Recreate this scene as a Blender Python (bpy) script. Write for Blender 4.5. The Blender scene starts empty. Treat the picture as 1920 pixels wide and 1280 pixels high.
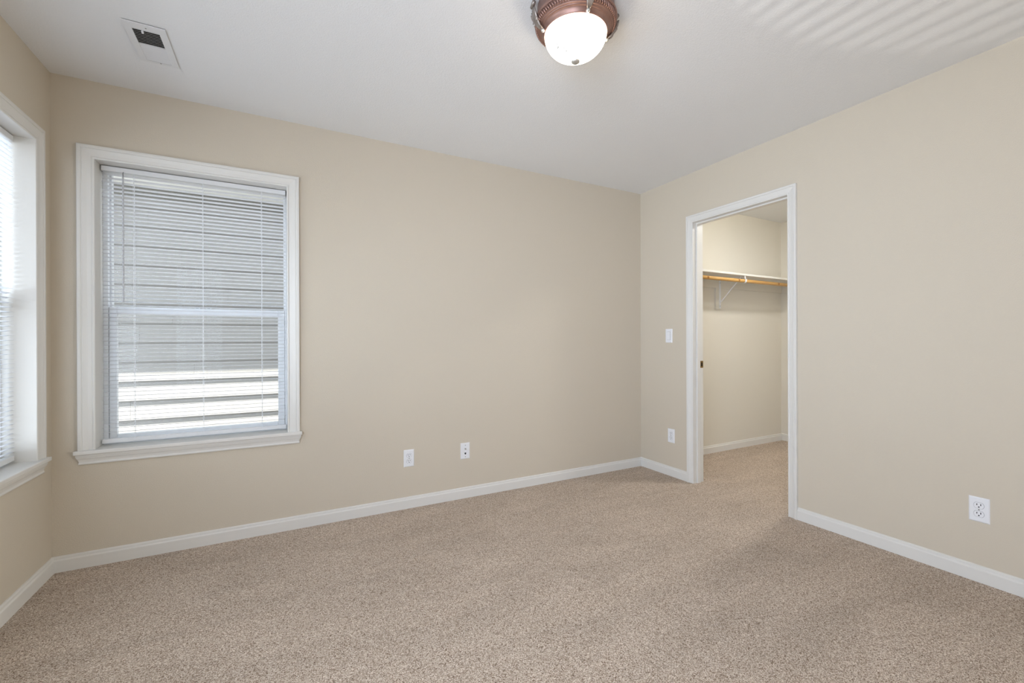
import bpy, bmesh, math, random
from mathutils import Matrix, Vector

random.seed(7)
S = bpy.context.scene
COL = S.collection

# ------------------------------------------------------------------ camera
YAW, PITCH, ROLL = 0.4851476084, -0.00063393, -0.0037821952
CAM = Vector((-2.854725, -2.929599, 1.121527))
fw0 = Vector((math.sin(YAW), math.cos(YAW), 0)); ri0 = Vector((math.cos(YAW), -math.sin(YAW), 0)); up0 = Vector((0, 0, 1))
fw = fw0 * math.cos(PITCH) + up0 * math.sin(PITCH)
u2 = -fw0 * math.sin(PITCH) + up0 * math.cos(PITCH)
ri = ri0 * math.cos(ROLL) + u2 * math.sin(ROLL)
up = -ri0 * math.sin(ROLL) + u2 * math.cos(ROLL)
cd = bpy.data.cameras.new('camera'); cam = bpy.data.objects.new('camera', cd); COL.objects.link(cam)
cd.sensor_width = 36.0; cd.sensor_fit = 'HORIZONTAL'; cd.lens = 817.26821 / 1920 * 36.0
cd.clip_start = 0.02; cd.clip_end = 200
cam.matrix_world = Matrix(((ri.x, up.x, -fw.x, CAM.x), (ri.y, up.y, -fw.y, CAM.y), (ri.z, up.z, -fw.z, CAM.z), (0, 0, 0, 1)))
S.camera = cam

# ------------------------------------------------------------------ world, sun, added fill and stripe lamps, exposure
world = bpy.data.worlds.new('sky'); S.world = world; world.use_nodes = True
bg = world.node_tree.nodes['Background']; bg.inputs['Color'].default_value = (0.82, 0.91, 1.02, 1); bg.inputs['Strength'].default_value = 3.0


def lamp(name, kind, loc, direction, energy, color, **kw):
    d = bpy.data.lights.new(name, kind); d.energy = energy; d.color = color
    for k, v in kw.items():
        setattr(d, k, v)
    o = bpy.data.objects.new(name, d); COL.objects.link(o); o.location = loc
    o.rotation_euler = Vector(direction).to_track_quat('-Z', 'Y').to_euler()
    return o


# high sun over the roof, grazing the neighbouring siding
lamp('sun', 'SUN', (0, -6, 9), (-0.06, 1.0, -4.25), 27.0, (1.0, 0.97, 0.91), angle=0.009)
# fill lamp added outside the left window, then another at an unseen opening
lamp('fill_lamp_left_window', 'AREA', (-5.6, -1.2, 0.15), (1, 0.05, 0.5), 105.0, (0.78, 0.91, 1.08), shape='RECTANGLE', size=2.0, size_y=1.2)
lamp('fill_lamp_rear_left', 'AREA', (-4.10, -3.35, 1.35), (1, 0.98, 0.0), 42.0, (0.72, 0.86, 1.10), shape='RECTANGLE', size=1.5, size_y=1.5, spread=1.9)
# spot lamp added for an assumed glint, striping the ceiling through the left blind
lamp('added_stripe_lamp', 'SPOT', (-6.1, -0.72, -0.22), (5.25, -1.48, 2.66), 360.0, (1.0, 0.98, 0.94), spot_size=math.radians(7.5), spot_blend=0.4, shadow_soft_size=0.004)
# added fill lamp at an unseen opening in the right wall, behind the camera
lamp('fill_lamp_right', 'AREA', (0.26, -3.55, 1.05), (-1, 0.22, -0.08), 25.0, (0.96, 0.98, 0.95), shape='RECTANGLE', size=0.8, size_y=1.3, spread=1.35)

S.view_settings.view_transform = 'Standard'; S.view_settings.look = 'None'
S.view_settings.gamma = 1.0; S.view_settings.use_curve_mapping = False
S.view_settings.exposure = -0.14

# ------------------------------------------------------------------ materials
def lin(c):
    return tuple(((v / 255) / 12.92 if v / 255 <= 0.04045 else ((v / 255 + 0.055) / 1.055) ** 2.4) for v in c) + (1,)


def new_mat(name, rgb, rough=0.6, metal=0.0, spec=0.4):
    m = bpy.data.materials.new(name); m.use_nodes = True
    b = m.node_tree.nodes['Principled BSDF']
    b.inputs['Base Color'].default_value = lin(rgb); b.inputs['Roughness'].default_value = rough
    b.inputs['Metallic'].default_value = metal; b.inputs['Specular IOR Level'].default_value = spec
    return m, m.node_tree, b


def N(t, kind, **kw):
    n = t.nodes.new(kind)
    for k, v in kw.items():
        if hasattr(n, k):
            setattr(n, k, v)
        else:
            n.inputs[k.replace('_', ' ')].default_value = v
    return n


def objcoord(t):
    return N(t, 'ShaderNodeTexCoord').outputs['Object']


def textured_paint(name, rgb, rough, scale, dist, strength, spec=0.35, lo=0.45, hi=0.6, var=0.012):
    m, t, b = new_mat(name, rgb, rough, spec=spec)
    co = objcoord(t)
    n1 = N(t, 'ShaderNodeTexNoise', Scale=scale, Detail=3.0, Roughness=0.55); t.links.new(co, n1.inputs['Vector'])
    mr = N(t, 'ShaderNodeMapRange'); mr.interpolation_type = 'SMOOTHSTEP'
    mr.inputs['From Min'].default_value = lo; mr.inputs['From Max'].default_value = hi
    t.links.new(n1.outputs['Fac'], mr.inputs['Value'])
    bu = N(t, 'ShaderNodeBump', Strength=strength, Distance=dist); t.links.new(mr.outputs['Result'], bu.inputs['Height'])
    t.links.new(bu.outputs['Normal'], b.inputs['Normal'])
    n2 = N(t, 'ShaderNodeTexNoise', Scale=1.3, Detail=2.0); t.links.new(co, n2.inputs['Vector'])
    mx = N(t, 'ShaderNodeMix', data_type='RGBA')
    c = lin(rgb)
    mx.inputs[6].default_value = tuple(v * (1 - var) for v in c[:3]) + (1,); mx.inputs[7].default_value = tuple(min(1, v * (1 + var)) for v in c[:3]) + (1,)
    t.links.new(n2.outputs['Fac'], mx.inputs[0]); t.links.new(mx.outputs[2], b.inputs['Base Color'])
    return m


M = {}
M['wall'] = textured_paint('wall_paint_beige', (213, 202, 184), 0.55, 210, 0.0008, 0.28)
M['closet_wall'] = textured_paint('closet_paint_cream', (227, 221, 208), 0.55, 210, 0.0008, 0.25)
M['ceiling'] = textured_paint('ceiling_paint_white', (240, 240, 240), 0.7, 185, 0.0016, 0.42, lo=0.24, hi=0.78)
M['trim'] = new_mat('trim_paint_white', (229, 226, 220), 0.35)[0]
M['vinyl'] = new_mat('window_vinyl_white', (238, 240, 242), 0.3)[0]
M['plastic'] = new_mat('white_plastic', (240, 240, 242), 0.3)[0]
M['dark'] = new_mat('dark_hole', (16, 15, 15), 0.6)[0]
M['gap'] = new_mat('grey_seam', (105, 105, 108), 0.7)[0]
M['screw'] = new_mat('screw_head', (150, 148, 142), 0.4, 0.6)[0]
M['nickel'] = new_mat('satin_nickel', (198, 195, 188), 0.38, 0.7)[0]
M['brass'] = new_mat('aged_brass', (150, 122, 72), 0.35, 1.0)[0]
M['wand'] = new_mat('clear_grey_acrylic', (196, 197, 200), 0.15)[0]
M['cord'] = new_mat('white_cord', (240, 242, 246), 0.6)[0]
M['metal_white'] = new_mat('white_enamel', (232, 232, 232), 0.35)[0]
M['vent_shade'] = new_mat('vent_shade_black', (8, 8, 8), 0.8)[0]


def slat_mat():
    m = bpy.data.materials.new('blind_slat_white'); m.use_nodes = True; t = m.node_tree; t.nodes.clear()
    out = N(t, 'ShaderNodeOutputMaterial')
    d = N(t, 'ShaderNodeBsdfDiffuse'); d.inputs['Color'].default_value = lin((247, 248, 250))
    tr = N(t, 'ShaderNodeBsdfTranslucent'); tr.inputs['Color'].default_value = lin((247, 248, 252))
    g = N(t, 'ShaderNodeBsdfGlossy', Roughness=0.35); g.inputs['Color'].default_value = (0.9, 0.9, 0.9, 1)
    a = N(t, 'ShaderNodeMixShader'); a.inputs[0].default_value = 0.30
    b = N(t, 'ShaderNodeMixShader'); b.inputs[0].default_value = 0.04
    t.links.new(d.outputs[0], a.inputs[1]); t.links.new(tr.outputs[0], a.inputs[2])
    t.links.new(a.outputs[0], b.inputs[1]); t.links.new(g.outputs[0], b.inputs[2]); t.links.new(b.outputs[0], out.inputs[0])
    return m


M['slat'] = slat_mat()


def glass_mat():
    m = bpy.data.materials.new('window_glass'); m.use_nodes = True; t = m.node_tree; t.nodes.clear()
    out = N(t, 'ShaderNodeOutputMaterial')
    a = N(t, 'ShaderNodeBsdfTransparent'); a.inputs['Color'].default_value = (0.97, 0.98, 0.98, 1)
    g = N(t, 'ShaderNodeBsdfGlossy', Roughness=0.02)
    mx = N(t, 'ShaderNodeMixShader'); mx.inputs[0].default_value = 0.004
    t.links.new(a.outputs[0], mx.inputs[1]); t.links.new(g.outputs[0], mx.inputs[2]); t.links.new(mx.outputs[0], out.inputs[0])
    return m


M['glass'] = glass_mat()


def carpet_mat():
    m, t, b = new_mat('carpet_flecked_beige', (170, 150, 132), 0.95, spec=0.05)
    co = objcoord(t)
    # wobble the coordinates so that the tufts look twisted
    nw = N(t, 'ShaderNodeTexNoise', Scale=330.0, Detail=2.0); t.links.new(co, nw.inputs['Vector'])
    va = N(t, 'ShaderNodeVectorMath', operation='MULTIPLY_ADD')
    va.inputs[1].default_value = (0.006, 0.006, 0.0); t.links.new(nw.outputs['Color'], va.inputs[0]); t.links.new(co, va.inputs[2])
    vo = N(t, 'ShaderNodeTexVoronoi', Scale=425.0); vo.inputs['Randomness'].default_value = 1.0
    t.links.new(va.outputs[0], vo.inputs['Vector'])
    sep = N(t, 'ShaderNodeSeparateColor'); t.links.new(vo.outputs['Color'], sep.inputs[0])
    cr = N(t, 'ShaderNodeValToRGB'); e = cr.color_ramp
    cols = [(0.0, (98, 77, 63)), (0.10, (134, 112, 94)), (0.30, (176, 157, 139)), (0.58, (202, 185, 168)), (0.84, (222, 207, 192)), (1.0, (243, 232, 219))]
    while len(e.elements) < len(cols):
        e.elements.new(0.5)
    for el, (p, c) in zip(e.elements, cols):
        el.position = p; el.color = lin(c)
    t.links.new(sep.outputs[0], cr.inputs['Fac'])
    # brushed nap: broad vacuum swathes, pile leaning one way or the other
    mp = N(t, 'ShaderNodeMapping'); mp.inputs['Rotation'].default_value = (0, 0, 0.5); mp.inputs['Scale'].default_value = (1.0, 3.2, 1.0)
    t.links.new(co, mp.inputs['Vector'])
    nl = N(t, 'ShaderNodeTexNoise', Scale=1.6, Detail=4.0, Roughness=0.55, Distortion=0.6); t.links.new(mp.outputs[0], nl.inputs['Vector'])
    mr = N(t, 'ShaderNodeMapRange'); mr.inputs['From Min'].default_value = 0.3; mr.inputs['From Max'].default_value = 0.7
    mr.inputs['To Min'].default_value = 0.91; mr.inputs['To Max'].default_value = 1.09
    t.links.new(nl.outputs['Fac'], mr.inputs['Value'])
    mu = N(t, 'ShaderNodeMix', data_type='RGBA', blend_type='MULTIPLY'); mu.inputs[0].default_value = 1.0
    t.links.new(cr.outputs['Color'], mu.inputs[6]); t.links.new(mr.outputs['Result'], mu.inputs[7])
    t.links.new(mu.outputs[2], b.inputs['Base Color'])
    iv = N(t, 'ShaderNodeMath', operation='SUBTRACT'); iv.inputs[0].default_value = 1.0; t.links.new(vo.outputs['Distance'], iv.inputs[1])
    bu = N(t, 'ShaderNodeBump', Strength=0.45, Distance=0.003); t.links.new(iv.outputs[0], bu.inputs['Height'])
    t.links.new(bu.outputs['Normal'], b.inputs['Normal'])
    return m


M['carpet'] = carpet_mat()


def wood_mat():
    m, t, b = new_mat('varnished_pine', (205, 160, 92), 0.35)
    co = objcoord(t)
    mp = N(t, 'ShaderNodeMapping'); mp.inputs['Scale'].default_value = (1.6, 28, 28); t.links.new(co, mp.inputs['Vector'])
    n = N(t, 'ShaderNodeTexNoise', Scale=2.5, Detail=5.0, Distortion=0.8); t.links.new(mp.outputs[0], n.inputs['Vector'])
    cr = N(t, 'ShaderNodeValToRGB'); e = cr.color_ramp
    e.elements[0].position = 0.3; e.elements[0].color = lin((196, 146, 78)); e.elements[1].position = 0.7; e.elements[1].color = lin((224, 180, 112))
    t.links.new(n.outputs['Fac'], cr.inputs['Fac'])
    kr = None                                   # knots where the photographed rod has them
    for px in (0.955, 1.575, 0.52):
        d = N(t, 'ShaderNodeVectorMath', operation='DISTANCE'); d.inputs[1].default_value = (px, -0.300, 1.690); t.links.new(co, d.inputs[0])
        r = N(t, 'ShaderNodeMapRange'); r.inputs['From Min'].default_value = 0.006; r.inputs['From Max'].default_value = 0.017; t.links.new(d.outputs['Value'], r.inputs['Value'])
        if kr is None:
            kr = r
        else:
            q = N(t, 'ShaderNodeMath', operation='MINIMUM'); t.links.new(kr.outputs[0], q.inputs[0]); t.links.new(r.outputs[0], q.inputs[1]); kr = q
    mx = N(t, 'ShaderNodeMix', data_type='RGBA'); mx.inputs[6].default_value = lin((150, 92, 36))
    t.links.new(kr.outputs[0], mx.inputs[0]); t.links.new(cr.outputs['Color'], mx.inputs[7]); t.links.new(mx.outputs[2], b.inputs['Base Color'])
    return m


M['pine'] = wood_mat()


def bronze_mat(name, c0, c1, rough):
    m, t, b = new_mat(name, c0, rough, 0.75)
    n = N(t, 'ShaderNodeTexNoise', Scale=38.0, Detail=4.0); t.links.new(objcoord(t), n.inputs['Vector'])
    mx = N(t, 'ShaderNodeMix', data_type='RGBA'); mx.inputs[6].default_value = lin(c0); mx.inputs[7].default_value = lin(c1)
    t.links.new(n.outputs['Fac'], mx.inputs[0]); t.links.new(mx.outputs[2], b.inputs['Base Color'])
    return m


M['bronze'] = bronze_mat('brushed_copper_bronze', (132, 102, 92), (166, 132, 120), 0.45)
M['leaf_metal'] = bronze_mat('antiqued_silver_bronze', (92, 80, 74), (198, 188, 180), 0.35)


def lampglass_mat():
    m = bpy.data.materials.new('lit_alabaster_glass'); m.use_nodes = True; t = m.node_tree; t.nodes.clear()
    out = N(t, 'ShaderNodeOutputMaterial')
    em = N(t, 'ShaderNodeEmission'); em.inputs['Color'].default_value = (1.0, 0.86, 0.68, 1)
    co = objcoord(t)
    # etched leaf sprays: fine lines inside a few patches of the bowl, where the frosted glass is denser
    mp = N(t, 'ShaderNodeMapping'); mp.inputs['Scale'].default_value = (260, 60, 160); mp.inputs['Rotation'].default_value = (0.3, 0.2, 1.15); t.links.new(co, mp.inputs['Vector'])
    w = N(t, 'ShaderNodeTexNoise', Scale=1.0, Detail=2.0, Distortion=0.5); t.links.new(mp.outputs[0], w.inputs['Vector'])
    last = None
    for (px, py, pz, pr) in ((-1.880, -1.536, 2.249, 0.046), (-1.8606, -1.6168, 2.283, 0.026), (-1.9046, -1.5144, 2.262, 0.030)):
        d = N(t, 'ShaderNodeVectorMath', operation='DISTANCE'); d.inputs[1].default_value = (px, py, pz); t.links.new(co, d.inputs[0])
        r = N(t, 'ShaderNodeMapRange'); r.inputs['From Min'].default_value = 0.0; r.inputs['From Max'].default_value = pr; t.links.new(d.outputs['Value'], r.inputs['Value'])
        if last is None:
            last = r
        else:
            q = N(t, 'ShaderNodeMath', operation='MINIMUM'); t.links.new(last.outputs[0], q.inputs[0]); t.links.new(r.outputs[0], q.inputs[1]); last = q
    sm = N(t, 'ShaderNodeMath', operation='MULTIPLY_ADD'); sm.inputs[1].default_value = 0.32; t.links.new(last.outputs[0], sm.inputs[0]); t.links.new(w.outputs['Fac'], sm.inputs[2])
    mxm = N(t, 'ShaderNodeMapRange'); mxm.inputs['From Min'].default_value = 0.52; mxm.inputs['From Max'].default_value = 0.60; t.links.new(sm.outputs[0], mxm.inputs['Value'])
    st = N(t, 'ShaderNodeMapRange'); st.inputs['To Min'].default_value = 0.66; st.inputs['To Max'].default_value = LAMP_GLASS
    t.links.new(mxm.outputs[0], st.inputs['Value']); t.links.new(st.outputs[0], em.inputs['Strength'])
    cm = N(t, 'ShaderNodeMix', data_type='RGBA'); cm.inputs[6].default_value = (0.98, 1.0, 1.0, 1); cm.inputs[7].default_value = (1.0, 0.86, 0.68, 1)
    t.links.new(mxm.outputs[0], cm.inputs[0]); t.links.new(cm.outputs[2], em.inputs['Color'])
    t.links.new(em.outputs[0], out.inputs[0])
    return m


LAMP_GLASS = 14.0
M['lamp_glass'] = lampglass_mat()


def emit(name, rgb, s):
    m = bpy.data.materials.new(name); m.use_nodes = True; t = m.node_tree; t.nodes.clear()
    o = N(t, 'ShaderNodeOutputMaterial'); e = N(t, 'ShaderNodeEmission'); e.inputs['Color'].default_value = rgb; e.inputs['Strength'].default_value = s
    t.links.new(e.outputs[0], o.inputs[0]); return m


M['closet_glass'] = emit('lit_closet_globe', (1.0, 0.99, 0.95, 1), 190.0)


def siding_mat():
    m, t, b = new_mat('siding_paint_grey', (166, 165, 164), 0.75)
    mp = N(t, 'ShaderNodeMapping'); mp.inputs['Scale'].default_value = (3, 3, 60); t.links.new(objcoord(t), mp.inputs['Vector'])
    n = N(t, 'ShaderNodeTexNoise', Scale=3.0, Detail=5.0); t.links.new(mp.outputs[0], n.inputs['Vector'])
    mx = N(t, 'ShaderNodeMix', data_type='RGBA'); mx.inputs[6].default_value = lin((142, 140, 138)); mx.inputs[7].default_value = lin((160, 157, 151))
    t.links.new(n.outputs['Fac'], mx.inputs[0]); t.links.new(mx.outputs[2], b.inputs['Base Color'])
    bu = N(t, 'ShaderNodeBump', Strength=0.3, Distance=0.003); t.links.new(n.outputs['Fac'], bu.inputs['Height']); t.links.new(bu.outputs['Normal'], b.inputs['Normal'])
    return m


M['siding'] = siding_mat()
M['fascia'] = new_mat('fascia_white', (235, 235, 232), 0.6)[0]
M['frieze'] = new_mat('frieze_taupe', (120, 118, 112), 0.7)[0]
M['shingle'] = textured_paint('roof_shingle', (92, 88, 84), 0.9, 40, 0.01, 0.6, var=0.15)
M['ground'] = textured_paint('pale_concrete', (124, 122, 118), 0.95, 60, 0.02, 0.8, var=0.15)


# ------------------------------------------------------------------ helpers
def link(name, bm, mat, parent=None, smooth=False, loc=None):
    bmesh.ops.remove_doubles(bm, verts=bm.verts, dist=1e-6)
    bmesh.ops.recalc_face_normals(bm, faces=bm.faces)
    me = bpy.data.meshes.new(name); bm.to_mesh(me); bm.free()
    if smooth:
        for p in me.polygons:
            p.use_smooth = True
    me.materials.append(M[mat] if isinstance(mat, str) else mat)
    o = bpy.data.objects.new(name, me); COL.objects.link(o)
    if parent:
        o.parent = parent
    if loc:
        o.location = loc
    return o


def structure(o, label=None):
    o['kind'] = 'structure'
    if label:
        o['label'] = label
    return o


def tag(o, label, cat, group=None):
    o['label'] = label; o['category'] = cat
    if group:
        o['group'] = group
    return o


def empty(name, loc=(0, 0, 0)):
    o = bpy.data.objects.new(name, None); COL.objects.link(o); o.location = loc; o.empty_display_size = 0.05
    return o


def box(bm, x0, x1, y0, y1, z0, z1, mp=None, bev=0.0):
    tmp = bmesh.new()
    vs = [tmp.verts.new((x, y, z)) for x in (x0, x1) for y in (y0, y1) for z in (z0, z1)]
    for f in ((0, 1, 3, 2), (4, 6, 7, 5), (0, 4, 5, 1), (2, 3, 7, 6), (0, 2, 6, 4), (1, 5, 7, 3)):
        tmp.faces.new([vs[i] for i in f])
    if bev:
        bmesh.ops.bevel(tmp, geom=tmp.edges[:] + tmp.verts[:], offset=bev, segments=2, profile=0.5, affect='EDGES')
    add(bm, tmp, mp)


def add(bm, tmp, mp=None):
    idx = {}
    for v in tmp.verts:
        idx[v] = bm.verts.new(mp(*v.co) if mp else v.co)
    for f in tmp.faces:
        try:
            bm.faces.new([idx[v] for v in f.verts])
        except ValueError:
            pass
    tmp.free()


def wall_panel(us, zs, holes, d0, d1, mp):
    """A solid wall with real openings; us/zs are cut lines, holes are (u0,u1,z0,z1)."""
    bm = bmesh.new()
    def solid(i, j):
        if i < 0 or j < 0 or i >= len(us) - 1 or j >= len(zs) - 1:
            return False
        cu, cz = (us[i] + us[i + 1]) / 2, (zs[j] + zs[j + 1]) / 2
        return not any(h[0] < cu < h[1] and h[2] < cz < h[3] for h in holes)
    def q(*pts):
        bm.faces.new([bm.verts.new(mp(*p)) for p in pts])
    for i in range(len(us) - 1):
        for j in range(len(zs) - 1):
            if not solid(i, j):
                continue
            a, b, c, d = us[i], us[i + 1], zs[j], zs[j + 1]
            q((a, d0, c), (b, d0, c), (b, d0, d), (a, d0, d)); q((a, d1, c), (a, d1, d), (b, d1, d), (b, d1, c))
            if not solid(i - 1, j): q((a, d0, c), (a, d0, d), (a, d1, d), (a, d1, c))
            if not solid(i + 1, j): q((b, d0, c), (b, d1, c), (b, d1, d), (b, d0, d))
            if not solid(i, j - 1): q((a, d0, c), (a, d1, c), (b, d1, c), (b, d0, c))
            if not solid(i, j + 1): q((a, d0, d), (b, d0, d), (b, d1, d), (a, d1, d))
    return bm


def sweep_casing(prof, a0, a1, z0, z1, mp):
    """Mitred three-sided casing round an opening; prof = (u outward, d proud)."""
    bm = bmesh.new()
    rows = []
    for u, d in prof:
        rows.append([bm.verts.new(mp(a, d, z)) for a, z in ((a0 - u, z0), (a0 - u, z1 + u), (a1 + u, z1 + u), (a1 + u, z0))])
    for r, s in zip(rows, rows[1:]):
        for i in range(3):
            bm.faces.new((r[i], r[i + 1], s[i + 1], s[i]))
    bm.faces.new([r[0] for r in rows]); bm.faces.new([r[3] for r in reversed(rows)])
    return bm


def extrude_prof(prof, a0, a1, mp, m0=0.0, m1=0.0):
    """prof = (d, z) closed loop, run along a; m0/m1 = mitre slope at each end."""
    bm = bmesh.new()
    A = [bm.verts.new(mp(a0 + m0 * d, d, z)) for d, z in prof]
    B = [bm.verts.new(mp(a1 + m1 * d, d, z)) for d, z in prof]
    n = len(prof)
    for i in range(n):
        bm.faces.new((A[i], A[(i + 1) % n], B[(i + 1) % n], B[i]))
    bm.faces.new(A); bm.faces.new(list(reversed(B)))
    return bm


def lathe(prof, cx, cy, seg=64, wob=None):
    bm = bmesh.new(); rows = []
    for k, (r, z) in enumerate(prof):
        if r < 1e-6:
            rows.append([bm.verts.new((cx, cy, z))]); continue
        rows.append([bm.verts.new((cx + r * math.cos(2 * math.pi * i / seg), cy + r * math.sin(2 * math.pi * i / seg), z)) for i in range(seg)])
    for r, s in zip(rows, rows[1:]):
        for i in range(seg):
            j = (i + 1) % seg
            if len(r) == 1:
                bm.faces.new((r[0], s[j], s[i]))
            elif len(s) == 1:
                bm.faces.new((r[i], r[j], s[0]))
            else:
                bm.faces.new((r[i], r[j], s[j], s[i]))
    return bm


def tube(bm, pts, rad, seg=8, cap=True):
    pts = [Vector(p) for p in pts]; rads = rad if isinstance(rad, (list, tuple)) else [rad] * len(pts)
    rows = []; prev = None
    for i, p in enumerate(pts):
        d = (pts[min(i + 1, len(pts) - 1)] - pts[max(i - 1, 0)]).normalized()
        if prev is None:
            n = d.orthogonal().normalized()
        else:
            n = (prev - d * prev.dot(d)).normalized()
        prev = n; b = d.cross(n)
        rows.append([bm.verts.new(p + (n * math.cos(2 * math.pi * k / seg) + b * math.sin(2 * math.pi * k / seg)) * rads[i]) for k in range(seg)])
    for r, s in zip(rows, rows[1:]):
        for k in range(seg):
            bm.faces.new((r[k], r[(k + 1) % seg], s[(k + 1) % seg], s[k]))
    if cap:
        bm.faces.new(rows[0][::-1]); bm.faces.new(rows[-1])


def ring(bm, a0, a1, z0, z1, wl, wr, wb, wt, d0, d1, mp, bev=0.002):
    """rectangular frame: two stiles, two rails"""
    box(bm, a0, a0 + wl, d0, d1, z0, z1, mp, bev); box(bm, a1 - wr, a1, d0, d1, z0, z1, mp, bev)
    box(bm, a0 + wl, a1 - wr, d0, d1, z0, z0 + wb, mp, bev); box(bm, a0 + wl, a1 - wr, d0, d1, z1 - wt, z1, mp, bev)


# ------------------------------------------------------------------ room shell
W = 3.852662; H = 2.44; REAR = -4.45; CX = 2.11; CS = -1.86; TH = 0.16; PT = 0.108
back = lambda a, d, z: (a, -d, z)            # d = distance out into the room
left = lambda a, d, z: (-W + d, a, z)
right = lambda a, d, z: (-d, a, z)

BO = (-3.689, -2.828, 0.572, 2.047)          # window opening in back wall (x0,x1,z0,z1)
LO = (-1.965, -0.163, 0.572, 2.050)          # window opening in left wall (y0,y1,z0,z1)
L2 = (-4.10, -2.60, 0.60, 2.05)              # unseen opening added in the left wall for the rear fill lamp
DO = (-1.2925, -0.5690, 0.0, 2.046)          # closet doorway (y0,y1,z0,z1)
JT = 0.018

def cuts(lo, hi, *v):
    return sorted({lo, hi, *v})

h = (BO[0] - JT, BO[1] + JT, BO[2] - 0.02, BO[3] + JT)
o = link('wall_back', wall_panel(cuts(-W - TH, CX + 0.12, h[0], h[1], 0.0), cuts(-0.05, H, h[2], h[3]), [h], 0.0, -TH, back), 'wall'); structure(o)
h1 = (LO[0] - JT, LO[1] + JT, LO[2] - 0.02, LO[3] + JT)
o = link('wall_left', wall_panel(cuts(REAR, 0.0, h1[0], h1[1], L2[0], L2[1]), cuts(-0.05, H, h1[2], h1[3], L2[2], L2[3]), [h1, L2], 0.0, -TH, left), 'wall'); structure(o)
hd = (DO[0] - JT, DO[1] + JT, -0.06, DO[3] + JT)
hh = (-3.97, -3.13, -0.06, 2.05)             # unseen opening added behind the camera for the right fill lamp
o = link('wall_right', wall_panel(cuts(REAR, 0.0, hd[0], hd[1], hh[0], hh[1]), cuts(-0.05, H, hd[3], hh[3]), [hd, hh], 0.0, -PT, right), 'wall'); structure(o)
rear = lambda a, d, z: (a, REAR + d, z)
structure(link('wall_rear', wall_panel(cuts(-W - TH, PT), cuts(-0.05, H), [], 0.0, -0.12, rear), 'wall'))
bm = bmesh.new(); box(bm, CX, CX + 0.12, CS - 0.1, 0.0, -0.05, H); structure(link('wall_closet_far', bm, 'closet_wall'))
bm = bmesh.new(); box(bm, PT, CX, CS - 0.1, CS, -0.05, H); structure(link('wall_closet_side', bm, 'closet_wall'))
bm = bmesh.new(); box(bm, PT, CX, -0.004, 0.0, -0.05, H); structure(link('wall_closet_back', bm, 'closet_wall'))
bm = bmesh.new(); box(bm, -W - TH, CX + 0.12, REAR - 0.12, TH, -0.10, 0.0); structure(link('floor', bm, 'carpet'), 'flecked beige cut pile carpet running into the closet')
bm = bmesh.new(); box(bm, -W - TH, CX + 0.12, REAR - 0.12, TH, H, H + 0.15); structure(link('ceiling', bm, 'ceiling'))

BASE = [(0, 0), (0.013, 0), (0.013, 0.055), (0.0122, 0.058), (0.0095, 0.0605), (0.0085, 0.064), (0.0085, 0.069), (0.0078, 0.0725), (0.0045, 0.0755), (0, 0.0765)]
CW = 0.066
D0, D1 = DO[0] - 0.057, DO[1] + 0.057
structure(link('baseboard_back', extrude_prof(BASE, -W, 0.0, back, 1, -1), 'trim'))
structure(link('baseboard_left', extrude_prof(BASE, REAR, 0.0, left, 0, -1), 'trim'))
structure(link('baseboard_right', extrude_prof(BASE, D1, 0.0, right, 0, -1), 'trim'))
structure(link('baseboard_right', extrude_prof(BASE, hh[1], D0, right, 0, 0), 'trim'))
cback = lambda a, d, z: (a, -0.004 - d, z)
cfar = lambda a, d, z: (CX - d, a, z)
structure(link('baseboard_closet_back', extrude_prof(BASE, PT, CX, cback, 0, -1), 'trim'))
structure(link('baseboard_closet_far', extrude_prof(BASE, CS, -0.004, cfar, 0, -1), 'trim'))

# colonial casing profile: u from the opening outward, d proud of the wall
def casing_prof(w):
    k = w / 0.066
    return [(0.0, 0.0), (0.0, 0.0075), (0.002, 0.0095), (0.006, 0.0105), (0.0085, 0.0095), (0.0095, 0.0070), (0.0115, 0.0070), (0.013, 0.0085),
            (0.028 * k, 0.0105), (0.040 * k, 0.0135), (0.0455 * k, 0.0150), (0.0470 * k, 0.0135), (0.0490 * k, 0.0135), (0.0505 * k, 0.0165), (0.054 * k, 0.0178), (0.0635 * k, 0.0178), (0.066 * k, 0.0160), (0.066 * k, 0.0)]


APRON = [(0, 0.513), (0.0075, 0.513), (0.0105, 0.516), (0.0105, 0.521), (0.0085, 0.524), (0.0085, 0.528), (0.011, 0.537), (0.0150, 0.545), (0.0165, 0.547), (0.0165, 0.5505), (0.0185, 0.5535), (0.0185, 0.566), (0, 0.566)]


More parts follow.
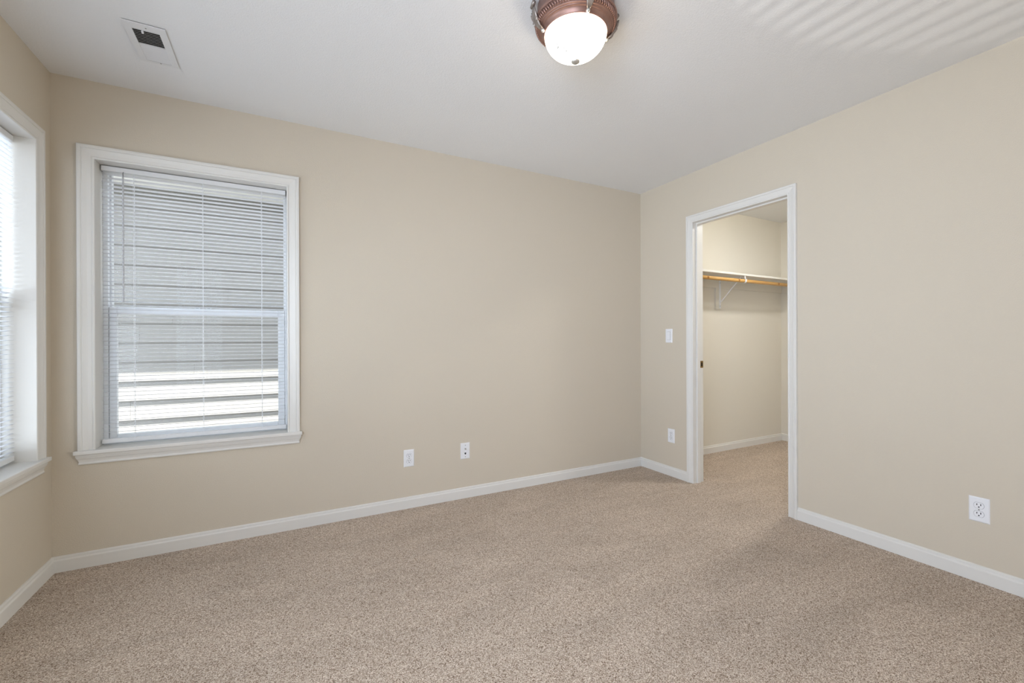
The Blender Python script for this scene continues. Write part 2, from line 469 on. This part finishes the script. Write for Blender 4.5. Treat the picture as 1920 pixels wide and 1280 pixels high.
def build_window(name, op, mp, sash_y=0.108, hung=True, mulls=()):
    a0, a1, z0, z1 = op
    root = empty(name, mp((a0 + a1) / 2, 0, z0)); structure(root)
    par = lambda o: (setattr(o, 'parent', root), setattr(o, 'matrix_parent_inverse', Matrix.Translation(-Vector(root.location))), o)[2]
    rv = 0.0
    par(link('casing', sweep_casing(casing_prof(CW), a0 - rv, a1 + rv, 0.585, z1 + rv, mp), 'trim'))
    bm = bmesh.new(); box(bm, a0 - CW - 0.0125, a1 + CW + 0.0125, 0.0, 0.031, 0.566, 0.585, mp, 0.003)
    box(bm, a0 - 0.001, a1 + 0.001, -0.108, 0.004, 0.566, 0.585, mp)
    par(link('stool', bm, 'trim'))
    sx0, sx1 = a0 - CW + 0.012, a1 + CW - 0.012
    par(link('apron', extrude_prof(APRON, sx0, sx1, mp, -1, 1), 'trim'))
    bm = bmesh.new()
    box(bm, a0 - JT, a0, -TH, 0, 0.585, z1 + JT, mp); box(bm, a1, a1 + JT, -TH, 0, 0.585, z1 + JT, mp); box(bm, a0, a1, -TH, 0, z1, z1 + JT, mp)
    par(link('jamb', bm, 'trim'))
    bm = bmesh.new()
    ring(bm, a0, a1, 0.585, z1, 0.021, 0.012, 0.022, 0.014, -TH - 0.01, -0.105, mp)
    ring(bm, a0 + 0.021, a1 - 0.012, 0.607, z1 - 0.014, 0.009, 0.006, 0.006, 0.008, -TH - 0.005, -0.135, mp)
    fr = par(link('window_frame', bm, 'vinyl'))
    ob = bmesh.new(); box(ob, a0 + 0.028, a1 - 0.016, -0.147, -0.143, 1.28, z1 - 0.02, mp); par(link('upper_pane', ob, 'glass'))
    bm = bmesh.new(); ring(bm, a0 + 0.0225, a1 - 0.0135, 0.6075, 1.313, 0.0325, 0.036, 0.0265, 0.040, -0.134, -0.108, mp, 0.003)
    if hung:
        sash = par(link('sash', bm, 'vinyl'))
        ob = bmesh.new(); box(ob, a0 + 0.053, a1 - 0.047, -0.123, -0.119, 0.63, 1.276, mp); g = link('lower_pane', ob, 'glass'); g.parent = sash; g.matrix_parent_inverse = sash.matrix_world.inverted(); g.matrix_parent_inverse = Matrix.Translation(-Vector(root.location)) @ Matrix.Identity(4) if False else Matrix.Identity(4)
        # sash lock: two keepers on the meeting rail
        ob = bmesh.new()
        for ax in (-3.282, -3.228) if name == 'window_1' else ((a0 + a1) / 2 - 0.03, (a0 + a1) / 2 + 0.03):
            box(ob, ax - 0.012, ax + 0.012, -0.108, -0.098, 1.313, 1.321, mp, 0.002)
        lk = link('sash_lock', ob, 'vinyl'); lk.parent = sash
        ob = bmesh.new()
        for ax in (-3.282, -3.228) if name == 'window_1' else ((a0 + a1) / 2 - 0.03, (a0 + a1) / 2 + 0.03):
            box(ob, ax - 0.007, ax + 0.007, -0.0985, -0.0965, 1.3145, 1.3185, mp)
        lc = link('lock_catch', ob, 'dark'); lc.parent = sash
    else:
        bm.free()
    return root


build_window('window_1', BO, back)
build_window('window_2', LO, left)

# ------------------------------------------------------------------ closet doorway
door = empty('door_1', (0, (DO[0] + DO[1]) / 2, 0)); structure(door)
def dpar(o):
    o.parent = door; o.matrix_parent_inverse = Matrix.Translation(-Vector(door.location)); return o
dpar(link('casing', sweep_casing(casing_prof(0.057), DO[0], DO[1], 0.0, DO[3], right), 'trim'))
bm = bmesh.new()
box(bm, -0.001, PT, DO[1], DO[1] + JT, 0, DO[3] + JT); box(bm, -0.001, PT, DO[0] - JT, DO[0], 0, DO[3] + JT); box(bm, -0.001, PT, DO[0], DO[1], DO[3], DO[3] + JT)
dpar(link('jamb', bm, 'trim'))
bm = bmesh.new()
sx0, sx1 = 0.030, 0.064
box(bm, sx0, sx1, DO[1] - 0.011, DO[1], 0, DO[3], None, 0.0015); box(bm, sx0, sx1, DO[0], DO[0] + 0.011, 0, DO[3], None, 0.0015); box(bm, sx0, sx1, DO[0] + 0.011, DO[1] - 0.011, DO[3] - 0.011, DO[3], None, 0.0015)
dpar(link('door_stop', bm, 'trim'))
bm = bmesh.new(); box(bm, 0.074, 0.1075, DO[1] - 0.0022, DO[1], 0.905, 0.960, None, 0.001)
sp = dpar(link('strike_plate', bm, 'brass')); sp['label'] = 'aged brass strike plate'
bm = bmesh.new(); box(bm, 0.083, 0.098, DO[1] - 0.0026, DO[1] - 0.002, 0.918, 0.947)
sh = link('strike_hole', bm, 'dark'); sh.parent = sp

# ------------------------------------------------------------------ mini blinds
def build_blind(label, op, mp, wand_a=None, cords=(), front=0.0610):
    a0, a1, z1 = op[0] + 0.0055, op[1] - 0.0065, op[3]
    root = empty('window_blind', mp((a0 + a1) / 2, -0.075, 0.60)); tag(root, label, 'blind', 'white mini blinds in the bedroom windows')
    inv = Matrix.Translation(-Vector(root.location))
    def par(o):
        o.parent = root; o.matrix_parent_inverse = inv; return o
    bm = bmesh.new()
    ht, hb = z1 - 0.0042, z1 - 0.0300
    box(bm, a0, a1, -front - 0.041, -front, hb, ht, mp, 0.0015)
    par(link('headrail', bm, 'metal_white'))
    pitch, chord, th = 0.0208, 0.0250, 0.0005
    tilt = math.radians(8.0)
    yc = front + 0.013
    bm = bmesh.new()
    zt, zb = hb - 0.013, 0.634
    n = int((zt - zb) / pitch); zs = [zt - i * pitch for i in range(n + 1)]
    sag = 0.0017
    for z in zs:
        rows = []
        jit = random.uniform(-0.0004, 0.0004); jt = tilt + random.uniform(-0.02, 0.02)
        for side in (1, -1):
            for k in range(6):
                s = (k / 5 - 0.5) * (1 if side == 1 else -1)
                c = s * chord; hgt = sag * (1 - (2 * s) ** 2) + side * th / 2
                # s=-0.5 room edge (raised), s=+0.5 window edge
                yy = yc + c * math.cos(jt) + hgt * math.sin(jt); zz = z + jit - c * math.sin(jt) + hgt * math.cos(jt)
                rows.append((yy, zz))
        A = [bm.verts.new(mp(a0 + 0.001, -y, q)) for y, q in rows]; B = [bm.verts.new(mp(a1 - 0.001, -y, q)) for y, q in rows]
        m = len(rows)
        for i in range(m):
            bm.faces.new((A[i], A[(i + 1) % m], B[(i + 1) % m], B[i]))
        bm.faces.new(A); bm.faces.new(B[::-1])
    par(link('slats', bm, 'slat'))
    bm = bmesh.new(); box(bm, a0, a1, -yc - 0.0125, -yc + 0.0125, 0.597, 0.6185, mp, 0.002)
    par(link('bottom_rail', bm, 'metal_white'))
    bm = bmesh.new()
    for c in cords:
        for dd in (yc - 0.0130, yc + 0.0130):
            tube(bm, [mp(c, -dd, hb + 0.002), mp(c, -dd, 0.615)], 0.00075, 6)
        tube(bm, [mp(c + 0.004, -yc + 0.0138, hb + 0.002), mp(c + 0.004, -yc + 0.0138, 0.612)], 0.00075, 6)
    if cords:
        par(link('ladder_cord', bm, 'cord'))
    if wand_a is not None:
        bm = bmesh.new(); tube(bm, [mp(wand_a, -front + 0.0075, 1.995), mp(wand_a, -front + 0.0075, 1.33)], 0.0046, 6)
        w = par(link('tilt_wand', bm, 'wand')); w['label'] = 'grey clear tilt wand'
        bm = bmesh.new(); tube(bm, [mp(wand_a, -front - 0.002, 2.020), mp(wand_a, -front + 0.004, 2.0185), mp(wand_a, -front + 0.0075, 2.012), mp(wand_a, -front + 0.0075, 1.993)], 0.0016, 6)
        hk = link('wand_hook', bm, 'gap'); hk.parent = w
    return root


build_blind('white mini blind hung in the back wall window, its tilt wand in full view', BO, back, -3.593, (-3.553, -3.251, -2.963))
build_blind('white mini blind in the left wall window, only its end in view', LO, left, None, (-0.30, -0.85, -1.40, -1.83))

# ------------------------------------------------------------------ ceiling light
def build_light():
    cx, cy = -1.8243, -1.5228
    root = empty('ceiling_light', (cx, cy, H)); tag(root, 'lit flush ceiling light, white glass dome in a copper bronze ring with leaf clips', 'ceiling light')
    inv = Matrix.Translation(-Vector(root.location))
    def par(o, p=root):
        o.parent = p
        if p is root:
            o.matrix_parent_inverse = inv
        return o
    prof = [(0.0, H), (0.150, H), (0.151, H - 0.030), (0.155, H - 0.048), (0.1605, H - 0.055), (0.1620, H - 0.059), (0.1610, H - 0.064), (0.1575, H - 0.0665), (0.1550, H - 0.0670), (0.1500, H - 0.0810), (0.1495, H - 0.0835),
            (0.1470, H - 0.0830), (0.1455, H - 0.0865), (0.1430, H - 0.0890), (0.1420, H - 0.0875), (0.1400, H - 0.0905), (0.1375, H - 0.0945), (0.1360, H - 0.0935), (0.1335, H - 0.0955), (0.1295, H - 0.1000), (0.1265, H - 0.1060), (0.1245, H - 0.1110),
            (0.1225, H - 0.1120), (0.1205, H - 0.1100), (0.1200, H - 0.105), (0.0, H - 0.10)]
    par(link('canopy_ring', lathe(prof, cx, cy, 96), 'bronze', smooth=True))
    # gadrooned rope band
    bm = bmesh.new(); n = 90
    for i in range(n):
        a = 2 * math.pi * i / n
        p0 = Vector((cx + 0.1565 * math.cos(a), cy + 0.1565 * math.sin(a), H - 0.0670)); a2 = a + 0.05
        p1 = Vector((cx + 0.1510 * math.cos(a2), cy + 0.1510 * math.sin(a2), H - 0.0835))
        mid = (p0 + p1) / 2 + Vector((math.cos(a), math.sin(a), 0)) * 0.0015
        tube(bm, [p0, mid, p1], [0.0034, 0.0042, 0.0034], 6)
    par(link('rope_band', bm, 'bronze', smooth=True))
    # glass bowl
    R, sagd = 0.1215, 0.090; pr = []
    for k in range(21):
        t = k / 20 * math.pi / 2
        pr.append((R * math.cos(t) ** 0.92 if k < 20 else 0.0, H - 0.109 - sagd * math.sin(t)))
    par(link('glass_bowl', lathe(pr, cx, cy, 72), 'lamp_glass', smooth=True))
    fz = H - 0.109 - sagd
    fp = [(0.0, fz + 0.004), (0.0105, fz + 0.002), (0.0130, fz - 0.001), (0.0100, fz - 0.004), (0.0140, fz - 0.007), (0.0172, fz - 0.012), (0.0162, fz - 0.0175), (0.0110, fz - 0.0215), (0.0, fz - 0.023)]
    par(link('finial', lathe(fp, cx, cy, 24), 'nickel', smooth=True))
    # four acanthus leaf clips with scroll ends
    toward = Vector((-fw.x, -fw.y, 0)).normalized(); base = math.atan2(toward.y, toward.x)
    for k in range(4):
        a = base + math.radians(12) + k * math.pi / 2
        er = Vector((math.cos(a), math.sin(a), 0)); et = Vector((-math.sin(a), math.cos(a), 0)); ez = Vector((0, 0, 1))
        P = lambda r, s, z: Vector((cx, cy, H)) + er * r + et * s + ez * z
        bm = bmesh.new()
        # seven lobes fan from the bowl rim up to the band
        for j in range(-3, 4):
            f = j / 3
            pts = [P(0.1335, f * 0.003, -0.107), P(0.1480, f * 0.007, -0.095), P(0.1610, f * 0.013, -0.076), P(0.1690, f * 0.0195, -0.052 - abs(f) * 0.006), P(0.1740, f * 0.025, -0.028 - abs(f) * 0.014)]
            tube(bm, pts, [0.0028, 0.0045, 0.0055, 0.0048, 0.0018], 7)
        # scrolls
        for sgn in (-1, 1):
            pts = []; rr = []
            for q in range(14):
                t = q / 13; ang = 1.2 + t * 5.4; rad = 0.0085 * (1 - 0.75 * t)
                pts.append(P(0.163 + math.sin(ang) * rad * 0.5, sgn * (0.019 + math.cos(ang) * rad), -0.082 + math.sin(ang) * rad * 0.8)); rr.append(0.0022 * (1 - 0.4 * t))
            tube(bm, pts, rr, 6)
        lf = par(link('leaf_clip', bm, 'leaf_metal', smooth=True))
        # knob screw at the rim and ball at the ceiling edge
        bm = bmesh.new(); bmesh.ops.create_uvsphere(bm, u_segments=12, v_segments=8, radius=0.0075, matrix=Matrix.Translation(P(0.1335, 0, -0.1095)))
        kb = link('knob', bm, 'nickel', smooth=True); kb.parent = lf
        bm = bmesh.new(); tube(bm, [P(0.173, -0.016, -0.016), P(0.173, 0.016, -0.016)], 0.0075, 10)
        sc = link('scroll_roll', bm, 'leaf_metal', smooth=True); sc.parent = lf
    return root


build_light()

# ------------------------------------------------------------------ ceiling register
def build_vent():
    x0, x1, y0, y1 = -3.432, -3.286, -0.627, -0.333
    cx, cy = (x0 + x1) / 2, (y0 + y1) / 2
    root = empty('ceiling_vent', (cx, cy, H)); tag(root, 'white steel air register with open and shut louver banks in ceiling above window', 'vent')
    inv = Matrix.Translation(-Vector(root.location))
    def par(o):
        o.parent = root; o.matrix_parent_inverse = inv; return o
    ox0, ox1, oy0, oy1 = -3.406, -3.313, -0.585, -0.350; ym = -0.474
    zt, zb = H - 0.0022, H - 0.0060
    hl = [(ox0, ox1, oy0, ym - 0.004), (ox0, ox1, ym + 0.004, oy1)]
    bm = wall_panel(cuts(x0, x1, ox0, ox1), cuts(y0, y1, oy0, oy1, ym - 0.004, ym + 0.004), hl, zb, zt, lambda a, d, z: (a, z, d))
    par(link('face_plate', bm, 'metal_white'))
    bm = bmesh.new(); box(bm, x0 + 0.004, x1 - 0.0015, y0 + 0.0015, y1 - 0.004, H - 0.0021, H - 0.0002)  # black sheet stands in for the shade behind the louvers and round the plate
    par(link('shade_sheet', bm, 'vent_shade'))
    def louvers(ya, yb, n, lean, name):
        bm = bmesh.new(); p = (yb - ya) / n
        for i in range(n):
            yc = ya + (i + 0.5) * p
            c0, c1 = (yc - lean * p * 0.5, zb + 0.0002), (yc + lean * p * 0.5, H - 0.0024)
            vs = []
            for xx in (ox0, ox1):
                for (yy, zz) in (c0, c1):
                    vs.append(bm.verts.new((xx, yy - 0.0007, zz))); vs.append(bm.verts.new((xx, yy + 0.0007, zz)))
            for f in ((0, 2, 3, 1), (4, 5, 7, 6), (0, 1, 5, 4), (2, 6, 7, 3), (0, 4, 6, 2), (1, 3, 7, 5)):
                bm.faces.new([vs[q] for q in f])
        par(link(name, bm, 'metal_white'))
    louvers(oy0, ym - 0.004, 9, 0.55, 'louver_bank')
    louvers(ym + 0.004, oy1, 9, -0.5, 'louver_bank')
    bm = bmesh.new(); box(bm, -3.375, -3.368, oy0 + 0.003, oy0 + 0.014, H - 0.013, H - 0.004, None, 0.001)
    par(link('lever', bm, 'plastic'))
    for yy in (y0 + 0.0225, y1 - 0.011):
        bm = bmesh.new(); bmesh.ops.create_uvsphere(bm, u_segments=10, v_segments=6, radius=0.0032, matrix=Matrix.Translation((cx + 0.004, yy, zb)) @ Matrix.Scale(0.4, 4, (0, 0, 1)))
        par(link('screw', bm, 'screw'))
    return root


build_vent()

# ------------------------------------------------------------------ wall plates
def disc(bm, cu, cz, r, d0, d1, mp, flat=None, seg=28):
    pts = []
    for i in range(seg):
        a = 2 * math.pi * i / seg; u, z = r * math.cos(a), r * math.sin(a)
        if flat:
            z = max(-flat, min(flat, z))
        pts.append((cu + u, cz + z))
    A = [bm.verts.new(mp(u, d0, z)) for u, z in pts]; B = [bm.verts.new(mp(u, d1, z)) for u, z in pts]
    for i in range(seg):
        bm.faces.new((A[i], A[(i + 1) % seg], B[(i + 1) % seg], B[i]))
    bm.faces.new(A[::-1]); bm.faces.new(B)


def plate(bm, cu, cz, mp, w=0.0700, h=0.1143, holes=None):
    loops = [(0, 0.0), (0.0, 0.0015), (0.0035, 0.0048), (0.006, 0.0052)]
    rows = []
    for ins, d in loops:
        rows.append([bm.verts.new(mp(cu + su * (w / 2 - ins), d, cz + sz * (h / 2 - ins))) for su, sz in ((-1, -1), (1, -1), (1, 1), (-1, 1))])
    for r, s in zip(rows, rows[1:]):
        for i in range(4):
            bm.faces.new((r[i], r[(i + 1) % 4], s[(i + 1) % 4], s[i]))
    bm.faces.new(rows[0][::-1]); bm.faces.new(rows[-1])


def mk(name, loc, label, cat, group=None):
    r = empty(name, loc); tag(r, label, cat, group)
    inv = Matrix.Translation(-Vector(loc))
    def par(o):
        o.parent = r; o.matrix_parent_inverse = inv; return o
    return r, par


def outlet(cu, cz, mp, label, s=1):
    r, par = mk('electrical_outlet', mp(cu, 0, cz), label, 'outlet', 'white duplex outlets low on the walls')
    bm = bmesh.new(); plate(bm, cu, cz, mp); par(link('cover_plate', bm, 'plastic'))
    for dz in (0.0195, -0.0195):
        bm = bmesh.new(); disc(bm, cu, cz + dz, 0.0178, 0.0040, 0.0054, mp, 0.0143); par(link('seam', bm, 'gap'))
        bm = bmesh.new(); disc(bm, cu, cz + dz, 0.0170, 0.0040, 0.0061, mp, 0.0136); rc = par(link('receptacle', bm, 'plastic'))
        bm = bmesh.new()
        box(bm, cu - 0.0078, cu - 0.0050, 0.0055, 0.0064, cz + dz - 0.0005, cz + dz + 0.0085, mp)
        box(bm, cu + 0.0050, cu + 0.0078, 0.0055, 0.0064, cz + dz + 0.0003, cz + dz + 0.0078, mp)
        disc(bm, cu, cz + dz - 0.0070, 0.0028, 0.0055, 0.0064, mp, None, 12)
        sl = link('contact_slots', bm, 'dark'); sl.parent = rc
    bm = bmesh.new(); disc(bm, cu, cz, 0.0030, 0.0050, 0.0058, mp, None, 12); par(link('screw', bm, 'screw'))


outlet(-2.1008, 0.3352, back, 'white duplex outlet on the back wall, left of the jack plate')
outlet(-0.3445, 0.3328, right, 'white duplex outlet low on the right wall beneath the light switch')
outlet(-2.1518, 0.3337, right, 'white duplex outlet on the right wall between closet doorway and frame edge')

r, par = mk('jack_plate', back(-1.6948, 0, 0.3358), 'white wall plate with coax and phone jacks on back wall, right of the outlet', 'wall plate')
bm = bmesh.new(); plate(bm, -1.6948, 0.3358, back); par(link('cover_plate', bm, 'plastic'))
bm = bmesh.new(); disc(bm, -1.6948, 0.3505, 0.0062, 0.005, 0.0075, back, None, 6); disc(bm, -1.6948, 0.3505, 0.0045, 0.0075, 0.0155, back, None, 16); par(link('coax_jack', bm, 'nickel'))
bm = bmesh.new(); box(bm, -1.6948 - 0.0060, -1.6948 + 0.0060, 0.0048, 0.0057, 0.3140, 0.3240, back); box(bm, -1.6948 - 0.0028, -1.6948 + 0.0028, 0.0048, 0.0057, 0.3105, 0.3140, back); par(link('phone_jack', bm, 'dark'))
for dz in (0.041, -0.041):
    bm = bmesh.new(); disc(bm, -1.6948, 0.3358 + dz, 0.0030, 0.0050, 0.0058, back, None, 12); par(link('screw', bm, 'screw'))

r, par = mk('light_switch', right(-0.3243, 0, 1.1615), 'white rocker light switch on the right wall left of closet doorway', 'switch')
bm = bmesh.new(); plate(bm, -0.3243, 1.1615, right); par(link('cover_plate', bm, 'plastic'))
bm = bmesh.new(); box(bm, -0.3243 - 0.0172, -0.3243 + 0.0172, 0.004, 0.0056, 1.1615 - 0.0343, 1.1615 + 0.0343, right); par(link('seam', bm, 'gap'))
bm = bmesh.new()
zc = 1.1615; u0, u1 = -0.3243 - 0.0163, -0.3243 + 0.0163
pr = [(0.004, zc - 0.0333), (0.0095, zc - 0.0333), (0.0066, zc), (0.0062, zc + 0.0333), (0.004, zc + 0.0333)]
t = extrude_prof(pr, u0, u1, right); add(bm, t); par(link('rocker', bm, 'plastic'))

# ------------------------------------------------------------------ closet fittings
SHB = 1.735; SHT = 1.754
r, par = mk('closet_shelf', (1.1, -0.15, SHT), 'white painted shelf board along the closet wall above the rod', 'shelf')
bm = bmesh.new(); box(bm, PT, CX, -0.304, -0.004, SHB, SHT, None, 0.002); par(link('shelf_board', bm, 'trim'))
bm = bmesh.new(); box(bm, PT, CX, -0.023, -0.004, SHB - 0.087, SHB, None, 0.001); structure(link('trim_1', bm, 'closet_wall'), 'painted cleat under the closet shelf')
bm = bmesh.new(); box(bm, CX - 0.019, CX, -0.304, -0.023, SHB - 0.087, SHB, None, 0.001); structure(link('trim_2', bm, 'closet_wall'), 'painted end cleat under the closet shelf')
bm = bmesh.new(); box(bm, 0.987, 1.076, -0.0235, -0.004, 1.434, SHB - 0.087, None, 0.001); structure(link('trim_3', bm, 'closet_wall'), 'painted backing block behind the shelf bracket')

RY, RZ, RR = -0.284, 1.688, 0.0165
bm = bmesh.new(); tube(bm, [(PT + 0.002, RY, RZ), (CX - 0.019, RY, RZ)], RR, 20)
o = link('closet_rod', bm, 'pine', smooth=True); tag(o, 'varnished pine closet rod with knots hung below the white shelf', 'closet rod')

r, par = mk('shelf_bracket', (1.045, -0.0235, 1.45), 'white metal bracket holding closet shelf and wooden rod', 'bracket')
bx = 1.045
bm = bmesh.new(); box(bm, bx - 0.012, bx + 0.012, -0.0275, -0.0235, 1.445, SHB, None, 0.0008); par(link('wall_leg', bm, 'metal_white'))
bm = bmesh.new(); box(bm, bx - 0.012, bx + 0.012, -0.292, -0.0275, SHB - 0.004, SHB - 0.0002, None, 0.0008); par(link('shelf_arm', bm, 'metal_white'))
bm = bmesh.new(); tube(bm, [(bx, -0.029, 1.500), (bx, -0.165, 1.640), (bx, -0.258, SHB - 0.006)], 0.0055, 8); par(link('diagonal_brace', bm, 'metal_white'))
bm = bmesh.new()
pts = [(RY - RR * 1.25 * math.cos(a), RZ + RR * 1.25 * math.sin(a)) for a in [math.radians(v) for v in (35, 10, -20, -50, -80, -110, -140, -165)]]
pts = [(-0.303, RZ + 0.016)] + pts[1:]
for (ya, za), (yb, zb_) in zip(pts, pts[1:]):
    pass
A = []
for (yy, zz) in pts:
    dv = Vector((yy - RY, zz - RZ)).normalized() * 0.0025
    A.append([bm.verts.new((bx - 0.012, yy, zz)), bm.verts.new((bx + 0.012, yy, zz)), bm.verts.new((bx + 0.012, yy + dv.x, zz + dv.y)), bm.verts.new((bx - 0.012, yy + dv.x, zz + dv.y))])
for p, q in zip(A, A[1:]):
    for i in range(4):
        bm.faces.new((p[i], p[(i + 1) % 4], q[(i + 1) % 4], q[i]))
bm.faces.new(A[0]); bm.faces.new(A[-1][::-1])
box(bm, bx - 0.009, bx + 0.009, -0.296, -0.292, RZ + 0.020, SHB - 0.0002, None, 0.0008)
par(link('rod_hook', bm, 'metal_white'))
for zz in (1.70, 1.505, 1.468):
    bm = bmesh.new(); bmesh.ops.create_uvsphere(bm, u_segments=10, v_segments=6, radius=0.0036, matrix=Matrix.Translation((bx, -0.0278, zz)))
    par(link('screw', bm, 'screw'))

# assumed closet ceiling lamp (above the doorway head, out of the camera's sight)
LX, LY = 0.85, -1.12
r, par = mk('closet_light', (LX, LY, H), 'assumed round flush lit disc light on the closet ceiling', 'ceiling light')
bm = lathe([(0.0, H), (0.115, H), (0.115, H - 0.018), (0.108, H - 0.024), (0.098, H - 0.024), (0.098, H - 0.016), (0.0, H - 0.016)], LX, LY, 40); par(link('lamp_base', bm, 'metal_white'))
bm = lathe([(0.0, H - 0.0165), (0.097, H - 0.0165)] + [(0.097 * math.cos(k * math.pi / 24), H - 0.022 - 0.045 * math.sin(k * math.pi / 24)) for k in range(12)] + [(0.0, H - 0.067)], LX, LY, 40); par(link('diffuser', bm, 'closet_glass', smooth=True))

# ------------------------------------------------------------------ outside: neighbouring house and side yard
def build_house():
    NY = 1.85; EXP = 0.1645; TK = 0.017
    root = empty('neighboring_house', (-3.0, NY, -0.35)); tag(root, 'grey lap sided house close outside the window, seen through the blind slats', 'house')
    inv = Matrix.Translation(-Vector(root.location))
    def par(o):
        o.parent = root; o.matrix_parent_inverse = inv; return o
    bm = bmesh.new()
    z = 1.1228 - EXP * 9; k = 0
    rnd = random.Random(3)
    while z < 2.34:
        x = -9.0 + rnd.uniform(0, 1.2)
        x0 = -9.0
        while x0 < 4.0:
            x1 = min(4.0, x0 + rnd.choice((1.2, 1.6, 2.2)) + rnd.uniform(-0.2, 0.3))
            vs = []
            zt = min(z + EXP + 0.02, 2.50)
            for xx in (x0 + 0.0006, x1 - 0.0006):
                for yy, zz in ((NY - TK - 0.002, z), (NY - 0.0015, zt), (NY + 0.0055, zt), (NY - TK + 0.0055, z)):
                    vs.append(bm.verts.new((xx, yy, zz)))
            for f in ((0, 1, 2, 3), (7, 6, 5, 4), (0, 4, 5, 1), (1, 5, 6, 2), (2, 6, 7, 3), (3, 7, 4, 0)):
                bm.faces.new([vs[q] for q in f])
            x0 = x1
        z += EXP; k += 1
    par(link('siding', bm, 'siding'))
    bm = bmesh.new(); box(bm, -9, 4, NY + 0.013, NY + 0.2, -0.35, 2.6); par(link('wall_sheathing', bm, 'frieze'))
    zs = 2.46
    bm = bmesh.new(); box(bm, -9, 4, NY - 0.022, NY + 0.012, zs - 0.10, zs); par(link('frieze_board', bm, 'frieze'))
    bm = bmesh.new(); box(bm, -9, 4, NY - 0.365, NY + 0.2, zs, zs + 0.02); par(link('soffit', bm, 'fascia'))
    bm = bmesh.new(); box(bm, -9, 4, NY - 0.385, NY - 0.365, zs - 0.02, zs + 0.16); par(link('fascia', bm, 'fascia'))
    bm = bmesh.new()
    vs = [bm.verts.new(p) for p in ((-9, NY - 0.42, zs + 0.15), (4, NY - 0.42, zs + 0.15), (4, NY + 3, zs + 1.6), (-9, NY + 3, zs + 1.6), (-9, NY - 0.42, zs + 0.19), (4, NY - 0.42, zs + 0.19), (4, NY + 3, zs + 1.64), (-9, NY + 3, zs + 1.64))]
    for f in ((0, 3, 2, 1), (4, 5, 6, 7), (0, 1, 5, 4), (1, 2, 6, 5), (2, 3, 7, 6), (3, 0, 4, 7)):
        bm.faces.new([vs[q] for q in f])
    par(link('roof', bm, 'shingle'))
    return root


build_house()
bm = bmesh.new(); box(bm, -30, 12, -20, 12, -0.55, -0.35)
structure(link('ground', bm, 'ground'))
